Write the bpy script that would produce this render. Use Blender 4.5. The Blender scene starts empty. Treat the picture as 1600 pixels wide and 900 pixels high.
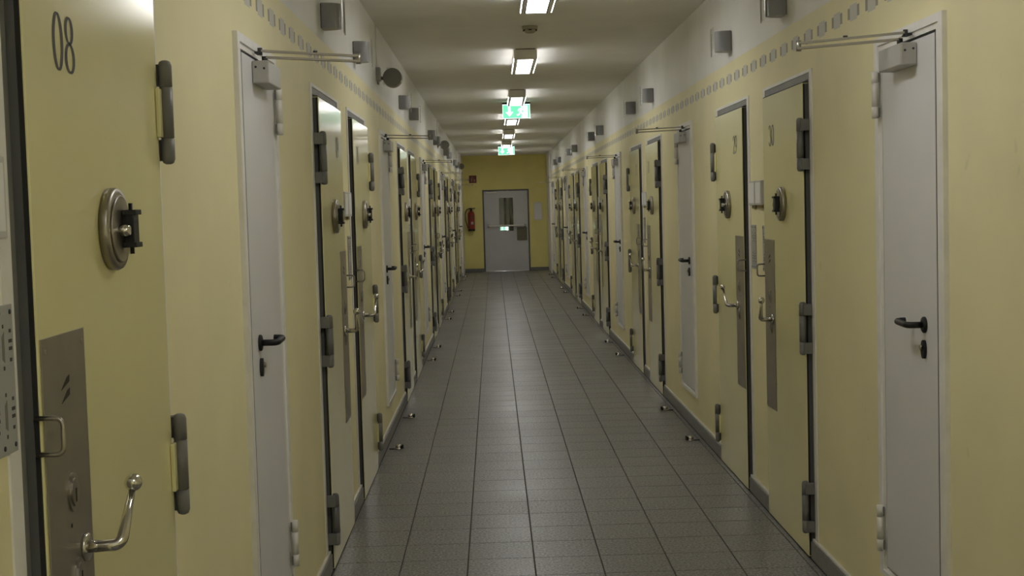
import bpy, bmesh, math, random
from mathutils import Matrix, Vector
random.seed(7)
S = bpy.context.scene
COL = S.collection
PI = math.pi

# ------------------------------------------------------------------ camera
def camera():
    f, pitch, yaw, roll, cx, h = 2142.5105, -0.0593, 0.0122, -0.0277, 0.4577, 1.6025
    cp, sp, cy, sy, cr, sr = math.cos(pitch), math.sin(pitch), math.cos(yaw), math.sin(yaw), math.cos(roll), math.sin(roll)
    fwd = Vector((sy*cp, cy*cp, sp)); right = Vector((cy, -sy, 0)); up = right.cross(fwd)
    r2 = cr*right + sr*up; u2 = -sr*right + cr*up
    M = Matrix((r2, u2, -fwd)).transposed().to_4x4()
    M.translation = Vector((cx, 0, h))
    cam = bpy.data.cameras.new('camera'); cam.sensor_width = 36; cam.lens = 36*f/1600; cam.clip_start = 0.02; cam.clip_end = 200
    o = bpy.data.objects.new('camera', cam); o.matrix_world = M
    COL.objects.link(o); S.camera = o
camera()

# ------------------------------------------------------------------ world and exposure
W = bpy.data.worlds.new('world'); S.world = W; W.use_nodes = True
W.node_tree.nodes['Background'].inputs[0].default_value = (.92, .94, 1.0, 1)      # plain overcast sky outside the added windows
W.node_tree.nodes['Background'].inputs[1].default_value = 5.0
S.view_settings.view_transform = 'Standard'; S.view_settings.look = 'None'
S.view_settings.gamma = 1; S.view_settings.use_curve_mapping = False
S.view_settings.exposure = 0.1
S.cycles.max_bounces = 16; S.cycles.diffuse_bounces = 10; S.cycles.glossy_bounces = 4; S.cycles.transparent_max_bounces = 16
LAMP_POWER = 4.6          # emission of the ceiling luminaires' diffusers

# ------------------------------------------------------------------ dimensions (metres)
WL, WR = -0.320, 1.849           # wall planes
CEIL = 2.88
Y_END, Y_REAR = 34.1, -2.6
PERIOD = 5.29
PROUD = 0.025                    # cell door face in front of the wall
DW, DH = 0.885, 2.108            # cell door leaf
RY0, RY1, RZ0, RZ1 = -2.3, -.7, .85, 2.45      # unseen windows added behind the viewer for daylight
FR = 0.093                       # frame beyond the leaf

# ------------------------------------------------------------------ materials
MATS = {}
def mat(name, col, rough=0.5, metal=0.0, spec=0.5, noise=0.0, nscale=8.0, bump=0.0, bscale=60.0, coat=0.0, emit=None, estr=0.0):
    if name in MATS: return MATS[name]
    m = bpy.data.materials.new(name); m.use_nodes = True
    nt = m.node_tree; b = nt.nodes['Principled BSDF']
    b.inputs['Base Color'].default_value = (*col, 1)
    b.inputs['Roughness'].default_value = rough; b.inputs['Metallic'].default_value = metal
    b.inputs['Specular IOR Level'].default_value = spec
    if coat: b.inputs['Coat Weight'].default_value = coat; b.inputs['Coat Roughness'].default_value = 0.12
    if emit: b.inputs['Emission Color'].default_value = (*emit, 1); b.inputs['Emission Strength'].default_value = estr
    if noise or bump:
        g = nt.nodes.new('ShaderNodeNewGeometry')
        if noise:
            n = nt.nodes.new('ShaderNodeTexNoise'); n.inputs['Scale'].default_value = nscale; n.inputs['Detail'].default_value = 5
            nt.links.new(g.outputs['Position'], n.inputs['Vector'])
            r = nt.nodes.new('ShaderNodeMapRange'); r.inputs[1].default_value = .3; r.inputs[2].default_value = .7
            r.inputs[3].default_value = 1-noise; r.inputs[4].default_value = 1+noise
            nt.links.new(n.outputs['Fac'], r.inputs[0])
            x = nt.nodes.new('ShaderNodeVectorMath'); x.operation = 'SCALE'; x.inputs[0].default_value = col
            nt.links.new(r.outputs[0], x.inputs['Scale']); nt.links.new(x.outputs[0], b.inputs['Base Color'])
        if bump:
            n2 = nt.nodes.new('ShaderNodeTexNoise'); n2.inputs['Scale'].default_value = bscale; n2.inputs['Detail'].default_value = 3
            nt.links.new(g.outputs['Position'], n2.inputs['Vector'])
            bp = nt.nodes.new('ShaderNodeBump'); bp.inputs['Strength'].default_value = bump; bp.inputs['Distance'].default_value = 0.002
            nt.links.new(n2.outputs['Fac'], bp.inputs['Height']); nt.links.new(bp.outputs[0], b.inputs['Normal'])
    MATS[name] = m
    return m

YEL = (0.82, 0.755, 0.475)
WHT = (0.82, 0.815, 0.79)
def wall_material():
    m = bpy.data.materials.new('painted_wall'); m.use_nodes = True; nt = m.node_tree; b = nt.nodes['Principled BSDF']
    L = nt.links.new
    def N(t, **k):
        n = nt.nodes.new(t)
        for a, v in k.items(): setattr(n, a, v)
        return n
    def M(op, a, bb=None):
        n = N('ShaderNodeMath', operation=op)
        for i, v in enumerate((a, bb)):
            if v is None: continue
            if isinstance(v, (int, float)): n.inputs[i].default_value = v
            else: L(v, n.inputs[i])
        return n.outputs[0]
    g = N('ShaderNodeNewGeometry'); s = N('ShaderNodeSeparateXYZ'); L(g.outputs['Position'], s.inputs[0])
    y, z = s.outputs[1], s.outputs[2]
    u = M('ABSOLUTE', M('SUBTRACT', M('FRACT', M('ADD', M('DIVIDE', y, 0.25), 100.5)), 0.5))
    dz = M('ABSOLUTE', M('SUBTRACT', z, 2.305))
    light = M('MULTIPLY', M('LESS_THAN', u, 0.205), M('LESS_THAN', dz, 0.031))
    dark = M('MULTIPLY', M('MULTIPLY', M('LESS_THAN', u, 0.335), M('GREATER_THAN', u, 0.205)), M('LESS_THAN', dz, 0.0215))
    top = M('GREATER_THAN', z, 2.40)
    n = N('ShaderNodeTexNoise'); n.inputs['Scale'].default_value = 2.2; n.inputs['Detail'].default_value = 6; L(g.outputs['Position'], n.inputs['Vector'])
    r = N('ShaderNodeMapRange'); r.inputs[1].default_value = .3; r.inputs[2].default_value = .7; r.inputs[3].default_value = .955; r.inputs[4].default_value = 1.045; L(n.outputs['Fac'], r.inputs[0])
    def mix(f, a, bcol):
        x = N('ShaderNodeMix', data_type='RGBA'); L(f, x.inputs['Factor'])
        for k, v in (('A', a), ('B', bcol)):
            sock = [i for i in x.inputs if i.name == k and i.type == 'RGBA'][0]
            if isinstance(v, tuple): sock.default_value = (*v, 1)
            else: L(v, sock)
        return [o for o in x.outputs if o.type == 'RGBA'][0]
    c = mix(light, YEL, (0.60, 0.58, 0.51)); c = mix(dark, c, (0.31, 0.295, 0.235)); c = mix(top, c, WHT)
    # a few small scuffs in the paint
    v = N('ShaderNodeTexNoise'); v.inputs['Scale'].default_value = 9; v.inputs['Detail'].default_value = 2; L(g.outputs['Position'], v.inputs['Vector'])
    sc = N('ShaderNodeMapRange'); sc.inputs[1].default_value = .735; sc.inputs[2].default_value = .77; sc.inputs[3].default_value = 0; sc.inputs[4].default_value = .14; L(v.outputs['Fac'], sc.inputs[0])
    c = mix(sc.outputs[0], c, (0.30, 0.26, 0.16))
    x = N('ShaderNodeVectorMath', operation='SCALE'); L(c, x.inputs[0]); L(r.outputs[0], x.inputs['Scale']); L(x.outputs[0], b.inputs['Base Color'])
    b.inputs['Roughness'].default_value = 0.55; b.inputs['Specular IOR Level'].default_value = 0.3
    n2 = N('ShaderNodeTexNoise'); n2.inputs['Scale'].default_value = 260; L(g.outputs['Position'], n2.inputs['Vector'])
    bp = N('ShaderNodeBump'); bp.inputs['Strength'].default_value = .12; bp.inputs['Distance'].default_value = .002; L(n2.outputs['Fac'], bp.inputs['Height']); L(bp.outputs[0], b.inputs['Normal'])
    return m

def tile_material():
    m = bpy.data.materials.new('speckled_tile'); m.use_nodes = True; nt = m.node_tree; b = nt.nodes['Principled BSDF']; L = nt.links.new
    g = nt.nodes.new('ShaderNodeNewGeometry')
    a = nt.nodes.new('ShaderNodeTexNoise'); a.inputs['Scale'].default_value = 85; a.inputs['Detail'].default_value = 4; L(g.outputs['Position'], a.inputs['Vector'])
    r = nt.nodes.new('ShaderNodeValToRGB'); e = r.color_ramp.elements
    e[0].position = .38; e[0].color = (.065, .063, .064, 1); e[1].position = .62; e[1].color = (.268, .262, .263, 1)
    L(a.outputs['Fac'], r.inputs[0])
    k = nt.nodes.new('ShaderNodeTexNoise'); k.inputs['Scale'].default_value = 1.6; k.inputs['Detail'].default_value = 6; L(g.outputs['Position'], k.inputs['Vector'])
    mr = nt.nodes.new('ShaderNodeMapRange'); mr.inputs[1].default_value = .3; mr.inputs[2].default_value = .7; mr.inputs[3].default_value = .86; mr.inputs[4].default_value = 1.1; L(k.outputs['Fac'], mr.inputs[0])
    oi = nt.nodes.new('ShaderNodeObjectInfo'); m2 = nt.nodes.new('ShaderNodeMapRange'); m2.inputs[3].default_value = .96; m2.inputs[4].default_value = 1.04; L(oi.outputs['Random'], m2.inputs[0])
    mm = nt.nodes.new('ShaderNodeMath'); mm.operation = 'MULTIPLY'; L(mr.outputs[0], mm.inputs[0]); L(m2.outputs[0], mm.inputs[1])
    x = nt.nodes.new('ShaderNodeVectorMath'); x.operation = 'SCALE'; L(r.outputs[0], x.inputs[0]); L(mm.outputs[0], x.inputs['Scale']); L(x.outputs[0], b.inputs['Base Color'])
    b.inputs['Roughness'].default_value = .36; b.inputs['Specular IOR Level'].default_value = .45
    rr = nt.nodes.new('ShaderNodeMapRange'); rr.inputs[1].default_value = .3; rr.inputs[2].default_value = .7; rr.inputs[3].default_value = .30; rr.inputs[4].default_value = .42; L(k.outputs['Fac'], rr.inputs[0]); L(rr.outputs[0], b.inputs['Roughness'])
    return m

def clear_material(name, tint=(1, 1, 1), ior=1.49, rough=.06):
    m = bpy.data.materials.new(name); m.use_nodes = True; nt = m.node_tree
    nt.nodes.remove(nt.nodes['Principled BSDF']); out = nt.nodes['Material Output']
    t = nt.nodes.new('ShaderNodeBsdfTransparent'); t.inputs[0].default_value = (*tint, 1)
    g = nt.nodes.new('ShaderNodeBsdfGlossy'); g.inputs['Roughness'].default_value = rough
    fr = nt.nodes.new('ShaderNodeFresnel'); fr.inputs[0].default_value = ior
    mx = nt.nodes.new('ShaderNodeMixShader'); nt.links.new(fr.outputs[0], mx.inputs[0]); nt.links.new(t.outputs[0], mx.inputs[1]); nt.links.new(g.outputs[0], mx.inputs[2])
    nt.links.new(mx.outputs[0], out.inputs[0])
    return m

WALL = wall_material()
TILE = tile_material()
M_GROUT = mat('dark_grout', (.07, .067, .062), .8, noise=.15, nscale=20)
M_CEIL = mat('ceiling_paint', (.88, .87, .84), .75, spec=.2, noise=.03, nscale=3, bump=.08, bscale=180)
M_END = mat('end_shade_yellow', (.88, .79, .31), .6, spec=.3, noise=.04, nscale=3)  # wall yellow made more saturated, the end's dimmer light put into it
M_LEAF = mat('cream_door_enamel', (.77, .72, .395), .15, spec=.55, noise=.025, nscale=3, bump=.012, bscale=20)
M_FRAME = mat('white_frame_paint', (.80, .785, .765), .45, noise=.05, nscale=14)
M_REBATE = mat('grey_steel_rebate', (.20, .20, .195), .5, noise=.08, nscale=10)
M_EDGE = mat('dark_grey_edge_strip', (.10, .10, .095), .55)
M_RUBBER_GAP = mat('black_rubber_or_gap', (.012, .012, .012), .7)
M_HINGE = mat('grey_hinge_paint', (.17, .17, .165), .42, noise=.06, nscale=20)
M_STEEL = mat('brushed_steel', (.40, .375, .335), .36, metal=1.0, noise=.07, nscale=30)
M_PLATE = mat('matte_steel_plate', (.34, .315, .275), .40, metal=.75, noise=.06, nscale=12)
M_CHROME = mat('polished_steel', (.62, .60, .57), .14, metal=1.0)
M_BLACK = mat('black_plastic', (.007, .007, .008), .5)
M_NUM = mat('grey_lettering', (.055, .055, .055), .6)
M_WDOOR = mat('white_door_paint', (.70, .695, .715), .38, noise=.02, nscale=4)
M_WHINGE = mat('white_hinge_paint', (.70, .68, .63), .4)
M_CLOSER = mat('silver_closer', (.44, .43, .41), .38, metal=.35)
M_ARM = mat('closer_arm_steel', (.36, .34, .30), .3, metal=.9)
M_SKIRT = mat('grey_skirting', (.205, .20, .19), .45, noise=.14, nscale=40)
M_BEAD = mat('pale_skirting_bead', (.64, .63, .60), .6, noise=.08, nscale=15)
M_LAMPB = mat('luminaire_housing', (.84, .82, .78), .45)
M_DIFF = mat('lit_diffuser', (.9, .9, .9), .5, emit=(1.0, .99, .97), estr=LAMP_POWER*4)
M_SIDEGLOW = mat('added_side_glow', (.9, .9, .9), .5, emit=(1.0, .99, .97), estr=LAMP_POWER*4.6)
M_GREYBOX = mat('grey_plastic', (.34, .345, .35), .4)
M_DARKBOX = mat('dark_grey_plastic', (.03, .032, .035), .5)
M_CLEAR = clear_material('clear_acrylic', ior=1.7, rough=.10)
M_GLASS = clear_material('window_glass', tint=(.93, .95, .94))
M_CARD = mat('pale_grey_card', (.56, .555, .54), .5)
M_TAB = mat('tan_tab', (.30, .225, .10), .6)
M_INFO = mat('grey_info_plate', (.42, .425, .425), .5, metal=.2)
M_INFOINK = mat('dark_engraving', (.05, .05, .05), .6)
M_BROWNINK = mat('faded_brown_lettering', (.20, .18, .15), .6)
M_RED = mat('red_enamel', (.30, .018, .014), .3, coat=.3)
M_REDSIGN = mat('red_sign', (.17, .035, .022), .5)
M_WHITEINK = mat('white_print', (.55, .50, .46), .5)
M_EDOOR = mat('grey_door_enamel', (.62, .625, .65), .42, noise=.03, nscale=4)
M_EFRAME = mat('dark_grey_frame', (.13, .125, .12), .5)
M_DARKROOM = mat('dark_vestibule', (.05, .05, .052), .8)
M_GREEN = mat('lit_green', (.05, .4, .2), .4, emit=(.18, .86, .46), estr=1.1)
M_LITWHITE = mat('lit_white', (.8, .8, .8), .4, emit=(.9, 1.0, .95), estr=2.2)
M_SPKCONE = mat('dark_speaker_mesh', (.15, .145, .12), .7)
M_SPK = mat('grey_speaker_shell', (.28, .27, .24), .45)
M_SMOKE = mat('ivory_detector', (.40, .375, .27), .5)
M_BOARDP = mat('notice_paper', (.80, .80, .80), .6)
M_BOARDF = mat('notice_frame', (.74, .70, .58), .5)
M_BOX = mat('olive_metal_box', (.17, .155, .10), .5)

# ------------------------------------------------------------------ mesh helpers
CACHE = {}
def cached(key, fn):
    if key not in CACHE: CACHE[key] = fn()
    return CACHE[key]
class MB:
    def __init__(s): s.v = []; s.f = []; s.sm = []
    def add(s, vs, fs, smooth=False):
        o = len(s.v); s.v += [tuple(p) for p in vs]
        s.f += [tuple(i+o for i in f) for f in fs]; s.sm += [smooth]*len(fs); return s
    def box(s, x0, x1, y0, y1, z0, z1, c=0.0):
        if x0 > x1: x0, x1 = x1, x0
        if y0 > y1: y0, y1 = y1, y0
        if z0 > z1: z0, z1 = z1, z0
        if not c:
            v = [(x0,y0,z0),(x1,y0,z0),(x1,y1,z0),(x0,y1,z0),(x0,y0,z1),(x1,y0,z1),(x1,y1,z1),(x0,y1,z1)]
            return s.add(v, [(0,3,2,1),(4,5,6,7),(0,1,5,4),(1,2,6,5),(2,3,7,6),(3,0,4,7)])
        bm = bmesh.new(); bmesh.ops.create_cube(bm, size=1)
        for w in bm.verts: w.co = Vector(((x0+x1)/2+w.co.x*(x1-x0), (y0+y1)/2+w.co.y*(y1-y0), (z0+z1)/2+w.co.z*(z1-z0)))
        bmesh.ops.bevel(bm, geom=bm.edges[:], offset=c, segments=2, affect='EDGES', profile=.5)
        bm.verts.index_update()
        s.add([w.co[:] for w in bm.verts], [[w.index for w in f.verts] for f in bm.faces]); bm.free(); return s
    def lathe(s, prof, base=(0,0,0), axis='z', n=24, smooth=True):
        """prof: list of (radius, height) along the axis from base"""
        vs = []; fs = []
        for r, h in prof:
            for k in range(n):
                a = 2*PI*k/n; p, q = r*math.cos(a), r*math.sin(a)
                d = {'z': (p, q, h), 'y': (q, h, p), 'x': (h, p, q)}[axis]
                vs.append((base[0]+d[0], base[1]+d[1], base[2]+d[2]))
        m = len(prof)
        for i in range(m-1):
            for k in range(n):
                k2 = (k+1) % n
                fs.append((i*n+k, i*n+k2, (i+1)*n+k2, (i+1)*n+k))
        s.add(vs, fs, smooth)
        o = len(s.v)-len(vs)
        s.f.append(tuple(o+k for k in reversed(range(n)))); s.sm.append(False)
        s.f.append(tuple(o+(m-1)*n+k for k in range(n))); s.sm.append(False)
        return s
    def tube(s, pts, r, n=10, cap=True):
        pts = [Vector(p) for p in pts]; rr = r if isinstance(r, (list, tuple)) else [r]*len(pts)
        vs = []; fs = []; up = None
        for i, p in enumerate(pts):
            t = (pts[min(i+1, len(pts)-1)]-pts[max(i-1, 0)]).normalized()
            if up is None:
                up = Vector((0,0,1)) if abs(t.z) < .9 else Vector((1,0,0))
            a = (up - t*up.dot(t)).normalized(); b = t.cross(a); up = a
            for k in range(n):
                w = 2*PI*k/n; vs.append(p + (a*math.cos(w)+b*math.sin(w))*rr[i])
        for i in range(len(pts)-1):
            for k in range(n):
                k2 = (k+1) % n; fs.append((i*n+k, i*n+k2, (i+1)*n+k2, (i+1)*n+k))
        s.add(vs, fs, True); o = len(s.v)-len(vs)
        if cap:
            s.f.append(tuple(o+k for k in reversed(range(n)))); s.sm.append(False)
            s.f.append(tuple(o+(len(pts)-1)*n+k for k in range(n))); s.sm.append(False)
        return s
    def prism(s, poly, y0, y1):
        """poly in (x,z), extruded along y"""
        n = len(poly)
        vs = [(x, y0, z) for x, z in poly]+[(x, y1, z) for x, z in poly]
        fs = [tuple(range(n)), tuple(reversed(range(n, 2*n)))]+[(i, i+n, (i+1) % n+n, (i+1) % n) for i in range(n)]
        return s.add(vs, fs)
    def sphere(s, c, r, n=14, m=8):
        prof = [(max(1e-4, r*math.sin(PI*i/m)), -r*math.cos(PI*i/m)) for i in range(m+1)]
        return s.lathe(prof, c, 'z', n)
    def mesh(s, name, material):
        me = bpy.data.meshes.new(name); me.from_pydata(s.v, [], s.f); me.validate()
        if len(me.polygons) == len(s.sm): me.polygons.foreach_set('use_smooth', s.sm)
        bm = bmesh.new(); bm.from_mesh(me); bmesh.ops.recalc_face_normals(bm, faces=bm.faces[:]); bm.to_mesh(me); bm.free()
        if material: me.materials.append(material)
        return me

def obj(name, me, parent=None, loc=None):
    o = bpy.data.objects.new(name, me); COL.objects.link(o)
    if parent is not None: o.parent = parent
    if loc: o.location = loc
    return o
def build(name, mb, material, parent=None, loc=None): return obj(name, mb.mesh(name, material), parent, loc)
def islands(mb):
    p = list(range(len(mb.v)))
    def find(i):
        while p[i] != i: p[i] = p[p[i]]; i = p[i]
        return i
    for f in mb.f:
        a = find(f[0])
        for k in f[1:]: p[find(k)] = a
    out = {}
    for f, sm in zip(mb.f, mb.sm):
        b, ix = out.setdefault(find(f[0]), (MB(), {}))
        for k in f:
            if k not in ix: ix[k] = len(b.v); b.v.append(mb.v[k])
        b.f.append(tuple(ix[k] for k in f)); b.sm.append(sm)
    return [b for b, _ in out.values()]
def pieces(name, key, fn, material, parent):
    # each loose piece of a mesh becomes a part of its own; meshes shared between alike things
    return [obj(name, me, parent) for me in cached(('pieces',)+key, lambda: [b.mesh(name, material) for b in islands(fn())])]
def tag(o, label=None, cat=None, group=None, kind=None):
    if label: o['label'] = label
    if cat: o['category'] = cat
    if group: o['group'] = group
    if kind: o['kind'] = kind
    return o
def empty(name, loc=(0,0,0), rz=0.0):
    o = bpy.data.objects.new(name, None); COL.objects.link(o); o.location = loc; o.rotation_euler = (0,0,rz); o.empty_display_size = .05
    return o
def arc(cx, cz, rx, rz, a0, a1, n=20):
    return [(cx+rx*math.cos(math.radians(a0+(a1-a0)*i/n)), cz+rz*math.sin(math.radians(a0+(a1-a0)*i/n))) for i in range(n+1)]
def smooth_path(pts, r=.3, n=6):
    """round the inner corners of a polyline"""
    P = [Vector(p) for p in pts]; out = [P[0]]
    for i in range(1, len(P)-1):
        a, b, c = P[i-1], P[i], P[i+1]
        p = b+(a-b)*min(r/(a-b).length, .5); q = b+(c-b)*min(r/(c-b).length, .5)
        for k in range(n+1):
            t = k/n; out.append(p*(1-t)**2+b*2*t*(1-t)+q*t*t)
    out.append(P[-1]); return out

ORD = ['', 'nearest', 'second nearest', 'third nearest', 'fourth nearest', 'fifth nearest', 'sixth nearest', 'seventh nearest', 'eighth nearest', 'ninth nearest', 'tenth nearest', 'eleventh nearest', 'twelfth nearest']

# ------------------------------------------------------------------ door schedule
S0 = 6.035                                       # near edge of the first door of a pair
def cell_list(side):
    L = []
    off = 0.03 if side == 'left' else -0.01
    if side == 'left': L.append((2.25, 'B', '08'))
    num = 9 if side == 'left' else 30
    step = 1 if side == 'left' else -1
    for k in range(5):
        s = S0+off+PERIOD*k
        L.append((s, 'A', '%02d' % num)); num += step
        if k < 5: L.append((s+1.465, 'B', '%02d' % num)); num += step
    return L
WD_W, WD_Z0, WD_Z1, WD_F = 0.575, 0.275, 2.105, 0.085
def white_list(side): return [(4.30 if side == 'left' else 4.262)+PERIOD*k for k in range(6)]

# ------------------------------------------------------------------ setting: floor
def floor():
    f = build('floor', MB().box(WL-.3, WR+.3, Y_REAR-.2, Y_END+.2, -.08, -.006), M_GROUT); tag(f, 'grey speckled tile floor running down the corridor', 'floor', kind='structure')
    a = .3; gx, gy = .0028, .0017
    y0 = 6.179
    def tile_box(mb, x0, x1, ya, yb):
        c = .0012; z0, z1 = -.006, 0
        v = [(x0,ya,z0),(x1,ya,z0),(x1,yb,z0),(x0,yb,z0),(x0,ya,z1-c),(x1,ya,z1-c),(x1,yb,z1-c),(x0,yb,z1-c),(x0+c,ya+c,z1),(x1-c,ya+c,z1),(x1-c,yb-c,z1),(x0+c,yb-c,z1)]
        mb.add(v, [(8,9,10,11),(0,1,5,4),(1,2,6,5),(2,3,7,6),(3,0,4,7),(4,5,9,8),(5,6,10,9),(6,7,11,10),(7,4,8,11)])
    me = MB(); tile_box(me, -a/2+gx, a/2-gx, -a/2+gy, a/2-gy); me = me.mesh('tile', TILE)
    far = MB()
    j0 = int(math.ceil((Y_REAR-y0)/a)); j1 = int((Y_END-y0)/a)
    for j in range(j0, j1):
        for i in range(-1, 6):
            x, y = i*a, y0+j*a
            if -2 <= j <= 38: obj('tile', me, f, (x+a/2, y+a/2, 0))
            else: tile_box(far, x+gx, x+a-gx, y+gy, y+a-gy)
        tile_box(far, 1.8+gx, WR-.022, y0+j*a+gy, y0+j*a+a-gy)
    t = build('tile_field', far, TILE, f); t['kind'] = 'stuff'
floor()

# ------------------------------------------------------------------ setting: walls, ceiling, skirting
def wall_openings(side):
    L = [(s-FR, s+DW+FR, 0, DH+.055) for s, _, _ in cell_list(side)]
    L += [(s-WD_F, s+WD_W+WD_F, WD_Z0-.04, WD_Z1+.055) for s in white_list(side)]
    L.append((RY0, RY1, RZ0, RZ1))
    return sorted(L)
def side_wall(side):
    x0, x1 = (WL-.2, WL) if side == 'left' else (WR, WR+.2)
    mb = MB(); y = Y_REAR
    for a, b, z0, z1 in wall_openings(side):
        mb.box(x0, x1, y, a, 0, CEIL); mb.box(x0, x1, a, b, z1, CEIL)
        if z0 > 0: mb.box(x0, x1, a, b, 0, z0)
        y = b
    mb.box(x0, x1, y, Y_END, 0, CEIL)
    bx = (WL-.3, WL-.2) if side == 'left' else (WR+.2, WR+.3)
    mb.box(bx[0], bx[1], 1.5, Y_END+.2, -.08, CEIL)  # unseen backing added behind the doors to block sky light
    o = build('wall_'+side, mb, WALL); tag(o, '%s corridor wall, yellow paint with stencilled grey frieze and white top' % side, 'wall', kind='structure')
    # skirting between the cell doors
    e = empty('baseboard_'+side, (0, 0, 0)); tag(e, 'grey stone skirting along the %s wall between the cell doors' % side, 'skirting', kind='structure')
    y = Y_REAR
    spans = []
    for s, _, _ in cell_list(side):
        spans.append((y, s-.012)); y = s+DW+.012
    spans.append((y, 32.34))
    for a, b in spans:
        p, q = (WL, WL+.018) if side == 'left' else (WR-.018, WR)
        build('skirting_piece', MB().box(p, q, a, b, .0005, .078, .002), M_SKIRT, e)
        t = (WL, WL+.012) if side == 'left' else (WR-.012, WR)
        build('skirting_bead', MB().box(t[0], t[1], a, b, .0785, .092, .003), M_BEAD, e)
side_wall('left'); side_wall('right')
c = build('ceiling', MB().box(WL-.2, WR+.2, Y_REAR, Y_END, CEIL, CEIL+.2), M_CEIL); tag(c, 'off-white plaster ceiling of the corridor', 'ceiling', kind='structure')
c = build('wall_rear', MB().box(WL-.2, WR+.2, Y_REAR-.2, Y_REAR, 0, CEIL), WALL)
tag(c, 'yellow wall closing the corridor behind the viewer', 'wall', kind='structure')
for n_, side in ((1, 'left'), (2, 'right')):  # windows added out of view to give the nearest walls daylight
    xc = WL-.12 if side == 'left' else WR+.12
    w = empty('window_%d' % n_, (xc, 0, 0)); tag(w, 'white framed window added out of view in the %s wall behind the viewer, for daylight' % side, 'window', kind='structure')
    ym = (RY0+RY1)/2
    build('window_frame', MB().box(-.03, .03, RY0, RY0+.05, RZ0, RZ1).box(-.03, .03, RY1-.05, RY1, RZ0, RZ1).box(-.03, .03, RY0+.05, RY1-.05, RZ0, RZ0+.05).box(-.03, .03, RY0+.05, RY1-.05, RZ1-.05, RZ1).box(-.03, .03, ym-.03, ym+.03, RZ0+.05, RZ1-.05), M_FRAME, w)
    for a, b in ((RY0+.05, ym-.03), (ym+.03, RY1-.05)): build('pane', MB().box(-.004, .004, a+.001, b-.001, RZ0+.051, RZ1-.051), M_GLASS, w)

# ------------------------------------------------------------------ cell doors
F = PROUD
def hinge_meshes(h, zc):
    xe = h*DW/2; cx = xe+h*.016; cy = F+.016; L = .235; z0 = zc-L/2
    Rb = .0155
    prof = [(.006, z0), (.012, z0+.003), (Rb, z0+.012)]
    for zz in (z0+.058, z0+.174): prof += [(Rb, zz-.0012), (Rb-.002, zz-.0008), (Rb-.002, zz+.0008), (Rb, zz+.0012)]
    prof += [(Rb, z0+L-.012), (.012, z0+L-.003), (.006, z0+L)]
    barrel = MB().lathe(prof, (cx, cy, 0), 'z', 16)
    arms = MB()
    for a, b in ((z0+.008, z0+.056), (z0+.178, z0+L-.008)):
        arms.box(cx+h*.002, cx+h*.030, .005, cy, a, b, .0015)
    wing = MB().box(xe-h*.022, cx-h*.010, F+.0003, F+.010, z0+.060, z0+.170, .002)
    return barrel.mesh('hinge', M_HINGE), [b.mesh('frame_arm', M_HINGE) for b in islands(arms)], wing.mesh('leaf_wing', M_LEAF)

DIG = {
 '0': [arc(.30, .5, .23, .485, 90, 450, 36)],
 '1': [[(.12,.80),(.22,.88),(.31,.985)], [(.31,.985),(.31,.015)], [(.14,.015),(.48,.015)]],
 '2': [arc(.30,.74,.22,.245,160,-15,18)+[(.42,.50),(.25,.24),(.10,.03)], [(.08,.03),(.20,.055),(.36,.03),(.50,.035),(.53,.18)]],
 '3': [arc(.28,.755,.20,.23,150,-80,20), arc(.28,.27,.235,.255,88,-150,22)],
 '4': [[(.40,.985),(.05,.28),(.56,.28)], [(.41,.985),(.41,.015)]],
 '5': [[(.50,.97),(.14,.97),(.12,.56)], arc(.28,.32,.24,.30,130,-150,24)],
 '6': [[(.50,.94),(.36,.95),(.20,.82),(.10,.60),(.075,.35)], arc(.30,.30,.225,.285,90,450,30)],
 '7': [[(.06,.82),(.08,.97),(.54,.97),(.34,.5),(.25,.02)]],
 '8': [arc(.30,.76,.185,.225,90,450,30), arc(.30,.265,.225,.25,90,450,30)],
 '9': [arc(.30,.69,.225,.295,90,450,30), [(.525,.65),(.50,.40),(.40,.17),(.24,.05),(.11,.06)]],
}
BALLS = {'2': [(.11,.80)], '3': [(.11,.86),(.09,.15)], '5': [(.09,.18)], '6': [(.49,.93)], '9': [(.12,.07)]}
def number_mesh(txt):
    mb = MB(); H = .100; W = .066
    for ci, ch in enumerate(txt):
        ox = (ci-len(txt)/2)*W
        for st in DIG[ch]:
            n = len(st); vs = []; fs = []
            for i in range(n):
                a = st[max(i-1, 0)]; b = st[min(i+1, n-1)]
                if i in (0, n-1) and (st[0] == st[-1] or (abs(st[0][0]-st[-1][0]) < 1e-6 and abs(st[0][1]-st[-1][1]) < 1e-6)): a, b = st[-2], st[1]
                dx, dz = b[0]-a[0], b[1]-a[1]; l = math.hypot(dx, dz) or 1
                w = (.045+.105*abs(dz/l)**1.5)/2
                for sg in (1, -1):
                    px = st[i][0]-sg*dz/l*w; pz = st[i][1]+sg*dx/l*w
                    vs.append((-(ox+px*H), F+.0006, pz*H))
            for i in range(n-1): fs.append((2*i, 2*i+1, 2*i+3, 2*i+2))
            mb.add(vs, fs)
        for bx, bz in BALLS.get(ch, []):
            vs = [(-(ox+(bx+.06*math.cos(2*PI*k/12))*H), F+.0007, (bz+.06*math.sin(2*PI*k/12))*H) for k in range(12)]
            mb.add(vs, [tuple(range(12))])
    me = bpy.data.meshes.new('number'); me.from_pydata(mb.v, [], mb.f); me.materials.append(M_NUM)
    return me

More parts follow.
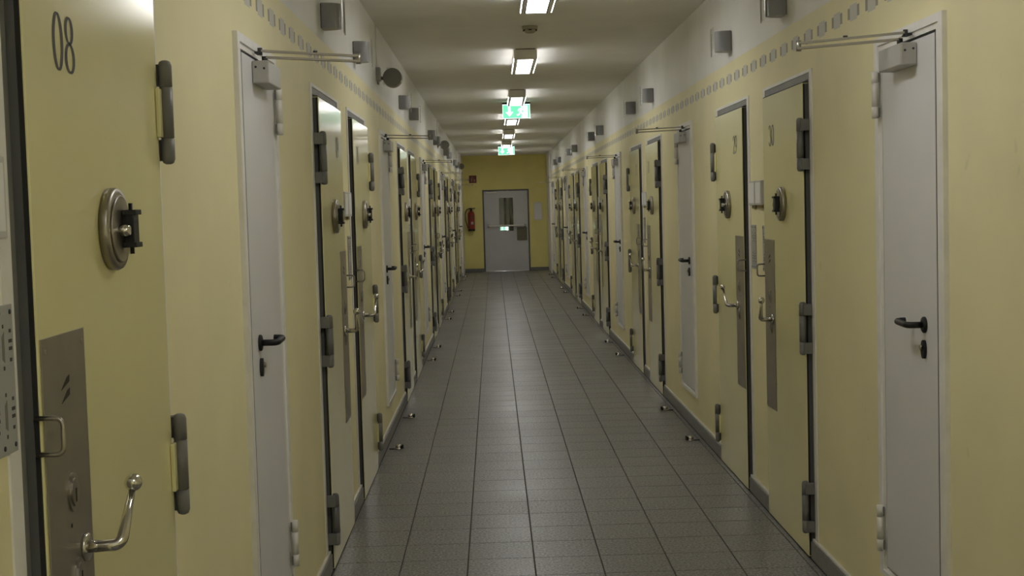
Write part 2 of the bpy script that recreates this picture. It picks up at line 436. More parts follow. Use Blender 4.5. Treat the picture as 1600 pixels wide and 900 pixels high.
def cell_door(idx, side, s, hinge_near, txt, label):
    h = (1 if hinge_near else -1) if side == 'left' else (-1 if hinge_near else 1)
    d = empty('door_%d' % idx, (WL if side == 'left' else WR, s+DW/2, 0), -PI/2 if side == 'left' else PI/2)
    tag(d, label, 'door', kind='structure')
    hw = DW/2; g = .012; rb = .030
    def P(name, fn, m, parent=d): return obj(name, cached(('cell', name, h), lambda: fn().mesh(name, m)), parent)
    # frame: white outer trim and grey rebate
    o = hw+FR; i = hw+g+rb
    def frame():
        mb = MB()
        mb.box(-o, -i, -.15, .004, 0, DH+.055); mb.box(i, o, -.15, .004, 0, DH+.055); mb.box(-i, i, -.15, .004, DH+g+rb, DH+.055); return mb
    P('frame', frame, M_FRAME)
    def rebate():
        mb = MB(); mb.box(-i, -i+rb, -.12, .001, 0, DH+g+rb); mb.box(i-rb, i, -.12, .001, 0, DH+g+rb); mb.box(-i+rb, i-rb, -.12, .001, DH+g, DH+g+rb); return mb
    P('rebate', rebate, M_REBATE)
    P('leaf', lambda: MB().box(-hw, hw, -.045, F, .007, DH, .0025), M_LEAF)
    def gasket_or_gap_shade():
        mb = MB(); t = .004
        for sx in (-1, 1): mb.box(sx*hw, sx*(hw+t), F-.011, F-.0035, .012, DH-.004)
        mb.box(-hw, hw, F-.011, F-.0035, DH, DH+t); return mb
    P('gasket_or_gap_shade', gasket_or_gap_shade, M_RUBBER_GAP)
    def edge():
        mb = MB(); t = .006
        for sx in (-1, 1): mb.box(sx*hw, sx*(hw+t), -.04, F-.011, .012, DH-.004)
        mb.box(-hw, hw, -.04, F-.011, DH, DH+t); return mb
    P('leaf_edge', edge, M_EDGE)
    # hinges
    for zi, zc in enumerate((1.838, 1.030, .234)):
        b, a, w = cached(('hinge', h, zi), lambda: hinge_meshes(h, zc))
        hb = obj('hinge', b, d); obj('leaf_wing', w, hb)
        for am in a: obj('frame_arm', am, hb)
    lx = -h*hw                                  # latch edge
    # viewer
    vx = lx+h*.452; vz = 1.580
    vw = P('viewer', lambda: MB().lathe([(.080, F+.0004), (.081, F+.014), (.078, F+.020), (.070, F+.0205)], (vx, 0, vz), 'y', 36), M_STEEL)
    P('viewer_face', lambda: MB().lathe([(.066, F+.0205), (.066, F+.0235), (.064, F+.025)], (vx, 0, vz), 'y', 36), M_STEEL, vw)
    P('viewer_knob', lambda: MB().lathe([(.011, F+.025), (.012, F+.030), (.012, F+.040), (.009, F+.044)], (vx-h*.014, 0, vz-.003), 'y', 16), M_CHROME, vw)
    def shutter():
        mb = MB(); bx = vx+h*.002
        mb.box(bx, bx+h*.040, F+.028, F+.047, vz-.035, vz+.035, .002)
        for zz in (-.037, .027): mb.box(bx-h*.003, bx+h*.043, F+.0255, F+.052, vz+zz, vz+zz+.010, .001)
        mb.tube([(bx+h*.020, F+.037, vz-.050), (bx+h*.020, F+.037, vz+.050)], .0045, 8); return mb
    P('viewer_shutter', shutter, M_BLACK, vw)
    # lock plate with its fittings
    p0, p1 = lx+h*.008, lx+h*.245
    lp = P('lock_plate', lambda: MB().box(p0, p1, F+.0003, F+.0025, .562, 1.405, .0006), M_PLATE)
    def slots():
        mb = MB()
        for dz in (0, -.023):
            x0, x1 = lx+h*.100, lx+h*.146
            zc = 1.322+dz
            mb.prism([(x0, zc-.014), (x1, zc-.003), (x1+h*.002, zc+.009), (x1-h*.012, zc+.006)], F+.0024, F+.0032)
        return mb
    pieces('slot', ('slot', h), slots, M_BLACK, lp)
    def screws():
        mb = MB()
        for x in (p0+h*.018, p1-h*.018):
            for z in (.585, 1.382): mb.lathe([(.0045, F+.0024), (.0045, F+.0034), (.003, F+.0038)], (x, 0, z), 'y', 10)
        return mb
    pieces('screw', ('cscrew', h), screws, M_STEEL, lp)
    P('latch_hole', lambda: MB().lathe([(.004, F+.0024), (.004, F+.003)], (lx+h*.125, 0, 1.068), 'y', 8), M_BLACK, lp)
    def pull():
        x = lx-h*.009
        return MB().tube(smooth_path([(x, F-.008, 1.277), (x, F+.038, 1.277), (x, F+.038, 1.217), (x, F-.008, 1.217)], .014, 5), .0042, 10)
    P('pull_handle', pull, M_STEEL)
    def escut(xc, zc, rx, rz):
        mb = MB(); n = 24
        for (k, ya, yb) in ((1, F+.0025, F+.006), (.72, F+.006, F+.009)):
            poly = [(xc+rx*k*math.cos(2*PI*t/n), zc+rz*k*math.sin(2*PI*t/n)) for t in range(n)]; mb.prism(poly, ya, yb)
        return mb
    ks = P('key_escutcheon', lambda: escut(lx+h*.137, 1.125, .027, .034), M_STEEL)
    P('keyhole', lambda: MB().box(lx+h*.137-.0025, lx+h*.137+.0025, F+.009, F+.0096, 1.108, 1.132), M_BLACK, ks)
    k2 = obj('key_escutcheon', cached(('cell', 'esc2', h), lambda: escut(lx+h*.150, .972, .027, .034).mesh('key_escutcheon', M_STEEL)), d)
    obj('keyhole', cached(('cell', 'kh2', h), lambda: MB().box(lx+h*.150-.0025, lx+h*.150+.0025, F+.009, F+.0096, .958, .982).mesh('keyhole', M_BLACK)), k2)
    px = lx+h*.195; pz = 1.013
    P('lever_rosette', lambda: MB().lathe([(.0255, F+.0025), (.0255, F+.008), (.022, F+.0105), (.012, F+.011)], (px, 0, pz), 'y', 24), M_CHROME)
    lv = P('lever_handle', lambda: MB().tube(smooth_path([(px, F+.008, pz), (px+h*.004, F+.066, pz+.001), (px+h*.070, F+.073, pz+.092)], .018, 8), [.0112]*8+[.0108]*2+[.0060], 12), M_CHROME)
    P('lever_ball', lambda: MB().sphere((px+h*.074, F+.0735, pz+.100), .0165, 16, 10), M_CHROME, lv)
    if txt:
        nx = lx+h*.215
        n = obj('number', cached(('num', txt), lambda: number_mesh(txt)), d, (nx, 0, 1.863)); n['label'] = 'dark grey door number %s' % txt
    return d

IDX = 0
for side in ('left', 'right'):
    for q, (s, typ, txt) in enumerate(cell_list(side), 1):
        IDX += 1
        if txt in ('08', '30', '29'):
            lab = {'08': 'cream steel cell door numbered 08 filling the left foreground', '30': 'cream steel cell door numbered 30 on the right wall', '29': 'cream steel cell door numbered 29 on the right wall'}[txt]
        else: lab = 'cream steel cell door, %s of those on the %s wall' % (ORD[q], side)
        cell_door(IDX, side, s, typ == 'A', txt, lab)

# ------------------------------------------------------------------ white service doors
def white_door(idx, side, s, q):
    h = -1 if side == 'left' else 1             # hinge on the far side
    d = empty('door_%d' % idx, (WL if side == 'left' else WR, s+WD_W/2, 0), -PI/2 if side == 'left' else PI/2)
    tag(d, 'narrow white service door with black lever and closer, %s on the %s wall' % (ORD[q], side), 'door', kind='structure')
    hw = WD_W/2; o = hw+WD_F; g = .009; z0, z1 = WD_Z0, WD_Z1
    def P(name, fn, m, parent=d): return obj(name, cached(('wd', name, h), lambda: fn().mesh(name, m)), parent)
    def frame():
        mb = MB(); i = hw+g
        for a, b, y in ((o, i+.034, .016), (i+.034, i, .010)):
            zt, zb = (z1+.055, z0-.04) if a == o else (z1+.028, z0-.020)
            zt2, zb2 = (z1+.028, z0-.020) if a == o else (z1+g, z0-g)
            mb.box(-a, -b, -.12, y, zb, zt); mb.box(b, a, -.12, y, zb, zt); mb.box(-b, b, -.12, y, zt2, zt); mb.box(-b, b, -.12, y, zb, zb2)
        return mb
    P('frame', frame, M_FRAME)
    P('leaf', lambda: MB().box(-hw, hw, -.04, .012, z0, z1, .002), M_WDOOR)
    P('gasket_or_gap_shade', lambda: MB().box(-hw-g, -hw, -.03, .0095, z0, z1).box(hw, hw+g, -.03, .0095, z0, z1).box(-hw-g, hw+g, -.03, .0095, z1, z1+g*.6), M_RUBBER_GAP)  # black strips put in as the shade of the open gap
    lx = -h*hw; hx = h*hw
    for zi, zc in enumerate((1.960, .412)):
        zb = zc-.082; prof = [(.0125, zb)]
        for zz in (zb+.041, zb+.123): prof += [(.0125, zz-.001), (.0105, zz-.0006), (.0105, zz+.0006), (.0125, zz+.001)]
        prof.append((.0125, zb+.164))
        hb = obj('hinge', cached(('wdh', h, zi), lambda: MB().lathe(prof, (hx+h*.022, .030, 0), 'z', 16).mesh('hinge', M_WHINGE)), d)
        def wings(zc=zc):
            mb = MB()
            for a, b in ((.004, .038), (.126, .160)): mb.box(hx+h*.012, hx+h*.034, .0165, .030, zc-.082+a, zc-.082+b, .001)
            return mb
        pieces('hinge_bracket', ('wdw', h, zi), wings, M_REBATE, hb)
    rx = lx+h*.118
    P('handle_rosette', lambda: MB().lathe([(.0265, .0122), (.0265, .018), (.023, .021), (.012, .0215)], (rx, 0, 1.186), 'y', 24), M_BLACK)
    P('lever_handle', lambda: MB().tube(smooth_path([(rx, .018, 1.186), (rx, .070, 1.186), (rx+h*.120, .070, 1.190), (rx+h*.122, .040, 1.191)], .020, 6), .0105, 12), M_BLACK)
    lr = P('lock_rosette', lambda: (lambda mb: mb.prism([(rx+.017*math.cos(2*PI*t/24), 1.107+.030*math.sin(2*PI*t/24)) for t in range(24)], .0122, .022))(MB()), M_BLACK)
    P('key_cylinder', lambda: MB().lathe([(.0085, .022), (.0085, .030), (.007, .031)], (rx, 0, 1.114), 'y', 16), M_STEEL, lr)
    # closer on the leaf's upper edge, arm standing out into the corridor
    cb = P('closer_body', lambda: MB().box(lx+h*.170, lx+h*.425, .0125, .066, 2.022, 2.096, .005), M_CLOSER)
    pieces('closer_screw', ('wcs', h), lambda: (lambda mb: ([mb.lathe([(.004, 0), (.004, .0015)], (lx+h*.170-h*.0015 if h > 0 else lx+h*.170, y, z), 'x', 8) for y, z in ((.025, 2.075), (.052, 2.070))], mb)[1])(MB()), M_DARKBOX, cb)
    sx = lx+h*.265; ex, ey = lx+h*.460, .330
    P('closer_spindle', lambda: MB().lathe([(.010, 2.0965), (.010, 2.118)], (sx, .040, 0), 'z', 12), M_DARKBOX)
    P('closer_arm', lambda: MB().add(*bar((sx, .040), (ex, ey), .011, 2.112, 2.119)).lathe([(.009, 2.106), (.009, 2.142)], (ex, ey, 0), 'z', 10), M_ARM)
    fa = P('closer_forearm', lambda: MB().add(*bar((lx+h*.235, .030), (ex, ey), .008, 2.130, 2.137)), M_ARM)
    P('arm_screw', lambda: MB().lathe([(.008, 2.137), (.008, 2.143)], ((lx+h*.235)*.45+ex*.55, .030*.45+ey*.55, 0), 'z', 10), M_BLACK, fa)
    P('arm_bracket', lambda: MB().box(lx+h*.205, lx+h*.262, .0165, .034, 2.122, 2.129, .001).lathe([(.008, 2.122), (.008, 2.143)], (lx+h*.235, .030, 0), 'z', 12), M_DARKBOX)
def bar(a, b, w, z0, z1):
    a, b = Vector(a), Vector(b); t = (b-a).normalized(); n = Vector((-t.y, t.x))*w
    p = [a+n, a-n, b-n, b+n]
    v = [(q.x, q.y, z0) for q in p]+[(q.x, q.y, z1) for q in p]
    return v, [(0,3,2,1),(4,5,6,7),(0,1,5,4),(1,2,6,5),(2,3,7,6),(3,0,4,7)]
for side in ('left', 'right'):
    for q, s in enumerate(white_list(side), 1):
        IDX += 1; white_door(IDX, side, s, q)

# ------------------------------------------------------------------ ceiling luminaires
def luminaires():
    n = 0
    for k in range(-3, 6):
        y = 11.22+3.87*k
        lab = ORD[k+2]+' fluorescent ceiling luminaire in view, lit white' if k >= -1 else 'lit ceiling luminaire out of frame, %s' % {-2: 'just overhead before the first one in view', -3: 'directly above the viewer'}[k]
        e = empty('ceiling_luminaire', (.757, y, CEIL)); tag(e, lab, 'ceiling light', 'ceiling luminaires down the corridor')
        def hous():
            mb = MB(); z = -.088; t = -.008
            mb.box(-.094, -.072, 0, 1.26, z, t, .002); mb.box(.072, .094, 0, 1.26, z, t, .002)
            mb.box(-.072, .072, 0, .030, z, t); mb.box(-.072, .072, 1.23, 1.26, z, t); mb.box(-.072, .072, .03, 1.23, -.03, t)
            return mb
        obj('housing', cached('lum_h', lambda: hous().mesh('housing', M_LAMPB)), e)
        obj('diffuser', cached('lum_d', lambda: MB().box(-.060, .060, .040, 1.215, -.086, -.074).mesh('diffuser', M_DIFF)), e)
        def glow_strips():  # lit strips added on the housing sides to brighten the ceiling
            mb = MB()
            for sx in (-1, 1):
                for ya in (.05, .45, .85): mb.box(sx*.0945, sx*.0975, ya, ya+.36, -.087, -.076)
            return mb
        pieces('side_glow_strip', ('glow_strip',), glow_strips, M_SIDEGLOW, e)
        def louver():
            mb = MB()
            for sx in (-1, 1): mb.box(sx*.062, sx*.071, .030, 1.23, -.087, -.070)
            mb.box(-.062, .062, .030, .039, -.087, -.07); mb.box(-.062, .062, 1.216, 1.23, -.087, -.07); return mb
        obj('reflector_rim', cached('lum_r', lambda: louver().mesh('reflector_rim', M_CHROME)), e)
        def feet():
            mb = MB()
            for yy in (.02, .60, 1.20): mb.box(-.08, .08, yy, yy+.04, -.008, 0)
            return mb
        pieces('mounting_strip', ('lumf',), feet, M_DARKBOX, e)
luminaires()

# ------------------------------------------------------------------ signal units in clear covers, above each cell door
def signal_units():
    for side in ('left', 'right'):
        rows = []
        for s, typ, txt in cell_list(side):
            if txt == '08': continue
            rows.append((s+.445 if typ == 'A' else s+.455, txt))
        for q, (y, txt) in enumerate(rows, 1):
            e = empty('signal_lamp', (WL if side == 'left' else WR, y, 2.515), -PI/2 if side == 'left' else PI/2)
            near = '%s one on the %s wall' % (ORD[q], side)
            tag(e, 'small grey half-round signal lamp in clear plastic cover, '+near, 'signal lamp', 'signal lamps above the %s-hand cell doors' % side)
            def body():
                poly = [(.055*math.cos(PI*t/18), .086*math.sin(PI*t/18)) for t in range(19)]
                mb = MB(); n = len(poly)
                vs = [(x, yy+.004, -.058) for x, yy in poly]+[(x, yy+.004, .058) for x, yy in poly]
                mb.add(vs, [(i, i+1, i+1+n, i+n) for i in range(n-1)], True); mb.add(vs, [tuple(range(n)), tuple(range(n, 2*n)), (0, n-1, 2*n-1, n)])
                return mb
            obj('lamp_body', cached('sig_b', lambda: body().mesh('lamp_body', M_GREYBOX)), e)
            obj('back_plate', cached('sig_p', lambda: MB().box(-.050, .050, .0002, .004, -.056, .056, .001).mesh('back_plate', M_DARKBOX)), e)
            def cover():
                path = smooth_path([(-.070, .001, 0), (-.070, .104, 0), (.070, .104, 0), (.070, .001, 0)], .020, 8)
                mb = MB(); n = len(path); H = .080
                vs = [(p.x, p.y, -H) for p in path]+[(p.x, p.y, H) for p in path]
                return mb.add(vs, [(i, i+1, n+i+1, n+i) for i in range(n-1)], True)
            obj('clear_cover', cached('sig_c', lambda: cover().mesh('clear_cover', M_CLEAR)), e)
signal_units()

# ------------------------------------------------------------------ control plates and card holders beside the cell doors
def wall_plates():
    for side in ('left', 'right'):
        rz = -PI/2 if side == 'left' else PI/2; X = WL if side == 'left' else WR
        cl = cell_list(side); c = 0; p = 0
        def plate(y, lab):
            e = empty('control_plate', (X, y, 1.352), rz); tag(e, lab, 'control panel', 'control plates on the %s wall' % side)
            obj('plate', cached('cp', lambda: MB().box(-.060, .060, .0004, .005, -.118, .118, .001).mesh('plate', M_INFO)), e)
            def sc():
                mb = MB()
                for x in (-.048, 0, .048):
                    for z in (-.106, .106): mb.lathe([(.0042, .0049), (.0042, .0062), (.003, .0068)], (x, 0, z), 'y', 8)
                return mb
            pieces('screw', ('cps',), sc, M_DARKBOX, e)
            def marks():
                mb = MB()
                for zc in (.052, -.056):
                    for x in (-.045, .022):
                        for k, (dz, w) in enumerate(((.024, .006), (.008, .010), (-.004, .010), (-.022, .006))): mb.box(x-w/2*1.4, x+w/2*1.4, .0049, .0056, zc+dz-.0028, zc+dz+.0028)
                    mb.box(-.017, -.012, .0049, .0056, zc+.030, zc+.036); mb.box(-.017, -.012, .0049, .0056, zc-.036, zc-.030)
                return mb
            obj('engraved_marking', cached('cpm', lambda: marks().mesh('engraved_marking', M_INFOINK)), e)['kind'] = 'stuff'
            obj('faded_lettering', cached('cpf', lambda: (lambda mb: ([mb.box(-.018+.004*k, -.016+.004*k, .0049, .0055, zc-.024+.002*k, zc+.024-.003*k) for zc in (.052, -.056) for k in range(3)], mb)[1])(MB()).mesh('faded_lettering', M_BROWNINK)), e)['kind'] = 'stuff'
        def holder(y, lab):
            e = empty('card_holder', (X, y, 1.636), rz); tag(e, lab, 'card holder', 'card holders on the %s wall' % side)
            obj('holder_back', cached('ch', lambda: MB().box(-.078, .078, .0004, .020, -.062, .066, .003).mesh('holder_back', M_CARD)), e)
            obj('card', cached('chc', lambda: MB().box(-.066, .066, .0201, .0212, -.050, .056).mesh('card', M_BOARDP)), e)
            obj('paper_tab', cached('cht', lambda: MB().box(-.050, .050, .003, .010, -.078, -.0625, .001).mesh('paper_tab', M_TAB)), e)
        for s, typ, txt in cl:
            if txt == '08':
                plate(s-.115, 'grey engraved control plate at the left edge, beside door 08'); holder(s-.175, 'pale card holder cut by the left edge of the picture'); continue
            if typ == 'A':
                y = s+DW+.095; p += 1
                plate(y, 'grey control plate just beyond the %s door of the pairs on the %s wall' % (('first', 'third', 'fifth', 'seventh', 'ninth', 'eleventh')[p-1], side))
                if s+DW+.5 < Y_END:
                    for k, yy in enumerate((s+DW+.185, s+DW+.355)):
                        c += 1; holder(yy, '%s pale grey card holder of the %s pair on the %s wall' % (('nearer', 'farther')[k], ORD[p].replace(' nearest', '').replace('nearest', 'first'), side))
            else:
                plate(s-.180, 'grey control plate just before the %s door of the pairs on the %s wall' % (('second', 'fourth', 'sixth', 'eighth', 'tenth')[p-1], side))
wall_plates()

# ------------------------------------------------------------------ floor door stops
def stops():
    for side in ('left', 'right'):
        x = -.221 if side == 'left' else 1.741; rz = 0 if side == 'left' else PI
        q = 0
        for k in range(5):
            for off in (3.09, 4.455):
                q += 1
                y = S0+PERIOD*k+off
                e = empty('door_stop', (x, y, 0), rz); tag(e, 'chrome floor door stop with black buffer, %s along the %s wall' % (ORD[q], side), 'door stop', 'door stops along the %s wall' % side)
                obj('stop_base', cached('st_b', lambda: MB().lathe([(.026, .0004), (.026, .006), (.023, .009)], (0, 0, 0), 'z', 20).mesh('stop_base', M_CHROME)), e)
                obj('stop_dome', cached('st_d', lambda: MB().lathe([(.021, .009), (.021, .018), (.018, .027), (.010, .032), (.002, .0335)], (0, 0, 0), 'z', 20).mesh('stop_dome', M_CHROME)), e)
                obj('buffer', cached('st_r', lambda: MB().box(.0215, .034, -.016, .016, .004, .032, .004).mesh('buffer', M_BLACK)), e)
                obj('anchor_tongue', cached('st_t', lambda: MB().box(-.062, -.0262, -.010, .010, .0004, .006, .001).mesh('anchor_tongue', M_BLACK)), e)
stops()

# ------------------------------------------------------------------ loudspeakers on the left wall
def speakers():
    for q, (y, lab) in enumerate(((9.60, 'round grey projector loudspeaker with dark grille, nearest one high on the left wall'), (19.9, 'round loudspeaker high on the left wall, halfway down the corridor'), (30.3, 'small round loudspeaker high on the left wall near the end wall'))):
        e = empty('loudspeaker', (WL, y, 2.52)); tag(e, lab, 'loudspeaker', 'loudspeakers on the left wall')
        cx = .108; R = .066
        obj('shell', cached('sp_s', lambda: MB().lathe([(R-.014, .14), (R-.004, .125), (R, .09), (R, .004), (R-.004, 0)], (cx, -.06, -.005), 'y', 32).mesh('shell', M_SPK)), e)
        obj('grille', cached('sp_g', lambda: MB().lathe([(R-.003, -.003), (R-.003, .004)], (cx, -.061, -.005), 'y', 32).mesh('grille', M_SPKCONE)), e)
        def brk():
            mb = MB()
            mb.box(.001, .012, -.03, .05, -.045, .045, .002)
            mb.tube([(.012, .01, 0), (cx-R+.004, .01, -.005)], .012, 10); return mb
        obj('wall_bracket', cached('sp_b', lambda: brk().mesh('wall_bracket', M_SPK)), e)
        for ang in (115, 215, 335):
            a = math.radians(ang); px, pz = cx+(R+.004)*math.cos(a), -.005+(R+.004)*math.sin(a)
            t = (-math.sin(a), math.cos(a))
            build('clip', MB().tube([(px-t[0]*.009, -.052, pz-t[1]*.009), (px+t[0]*.009, -.052, pz+t[1]*.009)], .0062, 8), M_LAMPB, e)
        obj('junction_box', cached('sp_j', lambda: MB().box(.001, .030, -.115, -.035, -.030, .062, .004).mesh('junction_box', M_SPK)), e)
        obj('conduit', cached('sp_c', lambda: MB().tube([(.006, -.075, .062), (.006, -.075, .355)], .0045, 8).mesh('conduit', M_LAMPB)), e)
speakers()

# ------------------------------------------------------------------ smoke detector
e = empty('smoke_detector', (.757, 9.86, CEIL)); tag(e, 'round ivory smoke detector on the ceiling between two luminaires', 'smoke detector')
build('detector_base', MB().lathe([(.056, -.0005), (.056, -.016), (.052, -.020)], n=28), M_SMOKE, e)
build('detector_head', MB().lathe([(.046, -.0205), (.044, -.034), (.030, -.046), (.012, -.049)], n=28), M_SMOKE, e)
sl = MB()
for k in range(6):
    a = 2*PI*k/6+PI/6
    sl.box(.0442*math.cos(a)-.012, .0442*math.cos(a)+.012, .0442*math.sin(a)-.004, .0442*math.sin(a)+.004, -.0325, -.0245)
pieces('sensor_slot', ('ss',), lambda: sl, M_BLACK, e)

# ------------------------------------------------------------------ exit signs
def exit_sign(x, y, ztop, lab, w=.335, hgt=.175, grp='exit signs over the corridor'):
    e = empty('exit_sign', (x, y, ztop)); tag(e, lab, 'exit sign', grp)
    k = w/.335
    build('sign_housing', MB().box(-w/2-.004, w/2+.004, .006, .045, -hgt-.026, -.0005, .003), M_CLOSER, e)
    build('top_rail', MB().box(-w/2-.004, w/2+.004, -.012, .006, -.026, -.001, .002), M_DARKBOX, e)
    build('green_panel', MB().box(-w/2, w/2, 0, .0055, -hgt-.024, -.027), M_GREEN, e)
    m = MB(); ya, yb = -.0016, -.0002; zc = -.027-hgt/2
    fr = .004
    m.box(-w/2, w/2, ya, yb, -.027-fr, -.027); m.box(-w/2, w/2, ya, yb, -hgt-.024, -hgt-.024+fr); m.box(-w/2, -w/2+fr, ya, yb, -hgt-.024, -.027); m.box(w/2-fr, w/2, ya, yb, -hgt-.024, -.027)
    build('white_border', m, M_LITWHITE, e)
    ax = -.085*k
    arrow = MB().prism([(ax-.016*k, zc+.062*k), (ax+.016*k, zc+.062*k), (ax+.016*k, zc-.005*k), (ax+.046*k, zc-.005*k), (ax, zc-.060*k), (ax-.046*k, zc-.005*k), (ax-.016*k, zc-.005*k)], ya, yb)
    build('arrow', arrow, M_LITWHITE, e)
    d0, d1 = .085*k, .138*k
    build('door_symbol', MB().box(d0, d1, ya, yb, zc-.078*k, zc+.070*k), M_LITWHITE, e)
    man = MB(); mx = .058*k
    def limb(pts, r):
        for (a, b), (c, d) in zip(pts, pts[1:]):
            t = Vector((c-a, d-b)).normalized(); n = Vector((-t.y, t.x))*r
            man.prism([(a+n.x, b+n.y), (a-n.x, b-n.y), (c-n.x, d-n.y), (c+n.x, d+n.y)], ya-.0004, yb)
    K = lambda L: [(mx+a*k, zc+b*k) for a, b in L]
    man.prism([(mx+.012*k+.012*k*math.cos(2*PI*t/14), zc+.058*k+.012*k*math.sin(2*PI*t/14)) for t in range(14)], ya-.0004, yb)
    limb(K([(.006, .040), (-.008, -.004)]), .012*k); limb(K([(.004, .036), (.032, .016), (.046, .026)]), .006*k); limb(K([(.002, .036), (-.026, .030), (-.036, .006)]), .006*k)
    limb(K([(-.008, -.002), (.018, -.026), (.012, -.066), (.024, -.066)]), .008*k); limb(K([(-.010, -.002), (-.022, -.036), (-.052, -.044)]), .008*k)
    build('running_figure', man, M_LITWHITE, e)
exit_sign(.777, 16.93, CEIL, 'lit green exit sign with arrow, nearer one hanging from the ceiling')
exit_sign(.770, 28.70, CEIL, 'lit green exit sign, farther one in front of the end wall')

# ------------------------------------------------------------------ end wall with its door
DX0, DX1, DZ = .20, 1.355, 2.03
e = build('wall_end', MB().box(WL-.2, DX0, Y_END, Y_END+.2, 0, CEIL).box(DX1, WR+.2, Y_END, Y_END+.2, 0, CEIL).box(DX0, DX1, Y_END, Y_END+.2, DZ, CEIL), M_END)
tag(e, 'yellow end wall closing the corridor, dimmer light put into its colour', 'wall', kind='structure')
e = empty('baseboard_end', (0, Y_END, 0)); tag(e, 'dark grey skirting along the foot of the end wall', 'skirting', kind='structure')
for a, b in ((WL+.046, DX0), (DX1, WR-.046)): build('skirting_piece', MB().box(a, b, -.015, 0, .0005, .085, .002), M_SKIRT, e)
IDX += 1
d = empty('door_%d' % IDX, (0, Y_END, 0)); tag(d, 'grey steel end door with narrow window and push bar', 'door', kind='structure')
build('frame', MB().box(DX0, DX0+.03, -.008, .15, 0, DZ).box(DX1-.03, DX1, -.008, .15, 0, DZ).box(DX0+.03, DX1-.03, -.008, .15, DZ-.03, DZ), M_EFRAME, d)
wx0, wx1, wz0, wz1 = .607, .955, 1.0, 1.825
L0, L1, LZ = DX0+.036, DX1-.036, DZ-.036
lf = MB(); ya, yb = .004, .055
lf.box(L0, wx0, ya, yb, .010, LZ).box(wx1, L1, ya, yb, .010, LZ).box(wx0, wx1, ya, yb, .010, wz0).box(wx0, wx1, ya, yb, wz1, LZ)
lf = build('leaf', lf, M_EDOOR, d)
wn = build('window_bead', MB().box(wx0-.012, wx0, 0, .004, wz0-.012, wz1+.012).box(wx1, wx1+.012, 0, .004, wz0-.012, wz1+.012).box(wx0, wx1, 0, .004, wz1, wz1+.012).box(wx0, wx1, 0, .004, wz0-.012, wz0), M_EDOOR, d)
build('pane', MB().box(wx0+.0005, wx1-.0005, .026, .032, wz0+.0005, wz1-.0005), M_GLASS, wn)
pb = build('push_bar', MB().tube([(.312, -.085, 1.138), (1.255, -.085, 1.132)], .020, 14), mat('satin_push_bar', (.95, .92, .91), .25), d)
pieces('bar_arm', ('ba',), lambda: MB().box(.306, .350, -.100, .0035, 1.105, 1.165, .006).box(1.215, 1.262, -.100, .0035, 1.10, 1.16, .006), M_EFRAME, pb)
build('lock_box', MB().box(1.035, 1.285, -.022, .0035, .765, 1.090, .004), M_BOX, d)
cl = build('closer_body', MB().box(.290, .560, -.050, .0035, 1.945, 1.985, .006), M_LAMPB, d)
build('closer_arm', MB().tube([(.36, -.028, 1.987), (.60, -.06, 1.998)], .006, 8), M_ARM, cl)
build('gap_light_strip', MB().box(DX0+.03, DX1-.03, -.03, .06, .0006, .008, .002), M_CHROME, d)  # bright strip put in for the light showing under the door
# space beyond the door, seen through its window
v = MB(); y0, y1 = Y_END+.2, Y_END+3.4
v.box(WL-.2, WL-.1, y0, y1, 0, CEIL).box(WR+.1, WR+.2, y0, y1, 0, CEIL).box(WL-.1, WR+.1, y1, y1+.1, 0, CEIL).box(WL-.1, WR+.1, y0, y1, -.1, 0).box(WL-.1, WR+.1, y0, y1, CEIL, CEIL+.1)
o = build('wall_vestibule', v, M_DARKROOM); tag(o, 'dark lobby walls seen through the end door window', 'wall', kind='structure')
for n_, (x0, x1, yy) in enumerate(((.585, .735, 35.0), (.800, .880, 35.6)), 1):
    o = build('trim_%d' % n_, MB().box(x0, x1, yy, yy+.06, 0.0005, 2.60, .004), M_FRAME); tag(o, ['broad pale post', 'slim pale post'][n_-1]+' behind the glass of the end door', 'trim', kind='structure')
e = empty('added_lobby_lamp', (.75, 34.55, CEIL-.0005)); tag(e, 'added lobby lamp, unseen behind the end door, lighting the pale posts', 'ceiling light')  # added lamp, unseen, brightens the posts behind the glass
build('housing', MB().box(-.10, .10, -.06, .06, -.05, 0, .003), M_LAMPB, e)
build('diffuser', MB().box(-.09, .09, -.05, .05, -.056, -.0505), mat('added_lobby_glow', (.9, .9, .9), .5, emit=(1, 1, 1), estr=3), e)
exit_sign(.735, 34.92, 1.118, 'small lit sign built for the green glow behind the end door glass, below the push bar', .20, .085, 'green glow sign beyond the door')  # sign put in to give the green glow in the glass
# a slim stand carries that sign in the lobby
build_stand = build('sign_stand', MB().box(.64, .83, 34.928, 34.975, .0005, .016, .002).box(.728, .742, 34.966, 34.976, .016, 1.10, .001), M_EFRAME)
tag(build_stand, 'slim stand carrying the green glow sign behind the end door', 'stand')

for n_, side in ((3, 'left'), (4, 'right')):
    x0, x1 = (WL, WL+.045) if side == 'left' else (WR-.045, WR)
    o = build('trim_%d' % n_, MB().box(x0, x1, 32.35, Y_END-.016, .0005, CEIL-.001, .004), M_FRAME); tag(o, 'white corner pilaster where the %s wall meets the end wall' % side, 'trim', kind='structure')

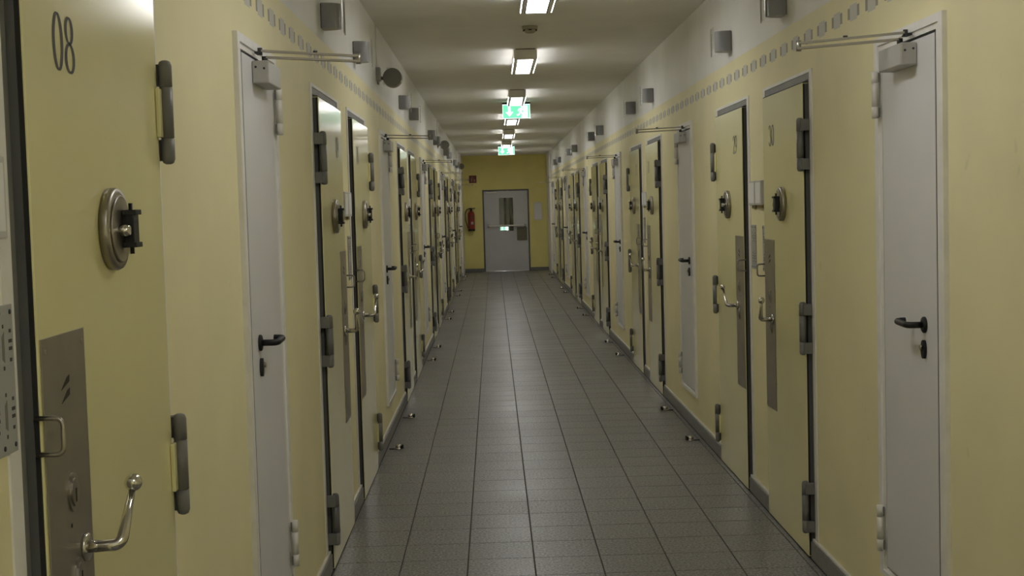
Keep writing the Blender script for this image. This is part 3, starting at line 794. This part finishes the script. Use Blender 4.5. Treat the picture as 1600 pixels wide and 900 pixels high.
# ------------------------------------------------------------------ fire extinguisher, fire sign, notice frame on the end wall
e = empty('fire_extinguisher', (-.085, Y_END-.105, 1.04)); tag(e, 'red fire extinguisher with black hose on the end wall', 'fire extinguisher')
build('cylinder', MB().lathe([(.070, .0), (.080, .012), (.082, .05), (.082, .40), (.070, .445), (.035, .47), (.028, .475)], n=28), M_RED, e)
build('foot_ring', MB().lathe([(.083, -.012), (.084, .0), (.0835, .035), (.0815, .036)], n=28), M_BLACK, e)
build('valve', MB().lathe([(.026, .475), (.026, .515), (.016, .525), (.016, .540)], n=16).box(-.055, .105, -.014, .014, .540, .556, .003).box(-.03, .085, -.010, .010, .520, .530, .002), M_BLACK, e)
build('hose', MB().tube(smooth_path([(-.02, -.01, .53), (-.105, -.02, .535), (-.150, -.03, .42), (-.140, -.03, .22), (-.095, -.03, .10), (-.088, -.03, .06)], .06, 6), .011, 10), M_BLACK, e)
lb = MB(); n = 10
for za, zb, w in ((.15, .215, .38), (.27, .37, .5)):
    vs = []
    for i in range(n+1):
        a = -PI/2-w+2*w*i/n+.25
        for z in (za, zb): vs.append((.0826*math.cos(a), .0826*math.sin(a), z))
    o_ = MB().add(vs, [(2*i, 2*i+2, 2*i+3, 2*i+1) for i in range(n)], True)
    build('label_sticker', o_, M_WHITEINK if za < .2 else M_REDSIGN, e)
build('wall_hook', MB().box(-.02, .02, .078, .1045, .40, .46, .002), M_EFRAME, e)
e = empty('fire_sign', (-.024, Y_END, 2.303)); tag(e, 'square red fire extinguisher sign on the end wall above the extinguisher', 'sign')
build('sign_plate', MB().box(-.092, .092, -.006, -.0005, -.092, .092, .001), M_REDSIGN, e)
pk = MB()
pk.box(-.045, -.012, -.0072, -.0061, -.060, .028); pk.box(-.036, -.020, -.0072, -.0061, .030, .046); pk.box(-.036, .004, -.0072, -.0061, .048, .056)
pk.prism([(.000, .052), (.008, .048), (-.030+.075, -.010), (.038, -.018)], -.0072, -.0061)
pk.prism([(.020, -.060), (.058, -.060), (.066, -.030), (.054, .000), (.044, -.022), (.034, .012), (.016, -.030)], -.0074, -.0061)
build('pictogram', pk, mat('faded_pink_print', (.36, .20, .17), .5), e)
e = empty('notice_frame', (1.572, Y_END, 1.475)); tag(e, 'tall white notice in a pale frame right of the end door', 'notice')
build('frame', MB().box(-.105, .105, -.014, -.0005, -.225, .225, .003), M_BOARDF, e)
build('paper', MB().box(-.088, .088, -.0155, -.0141, -.195, .195), M_BOARDP, e)
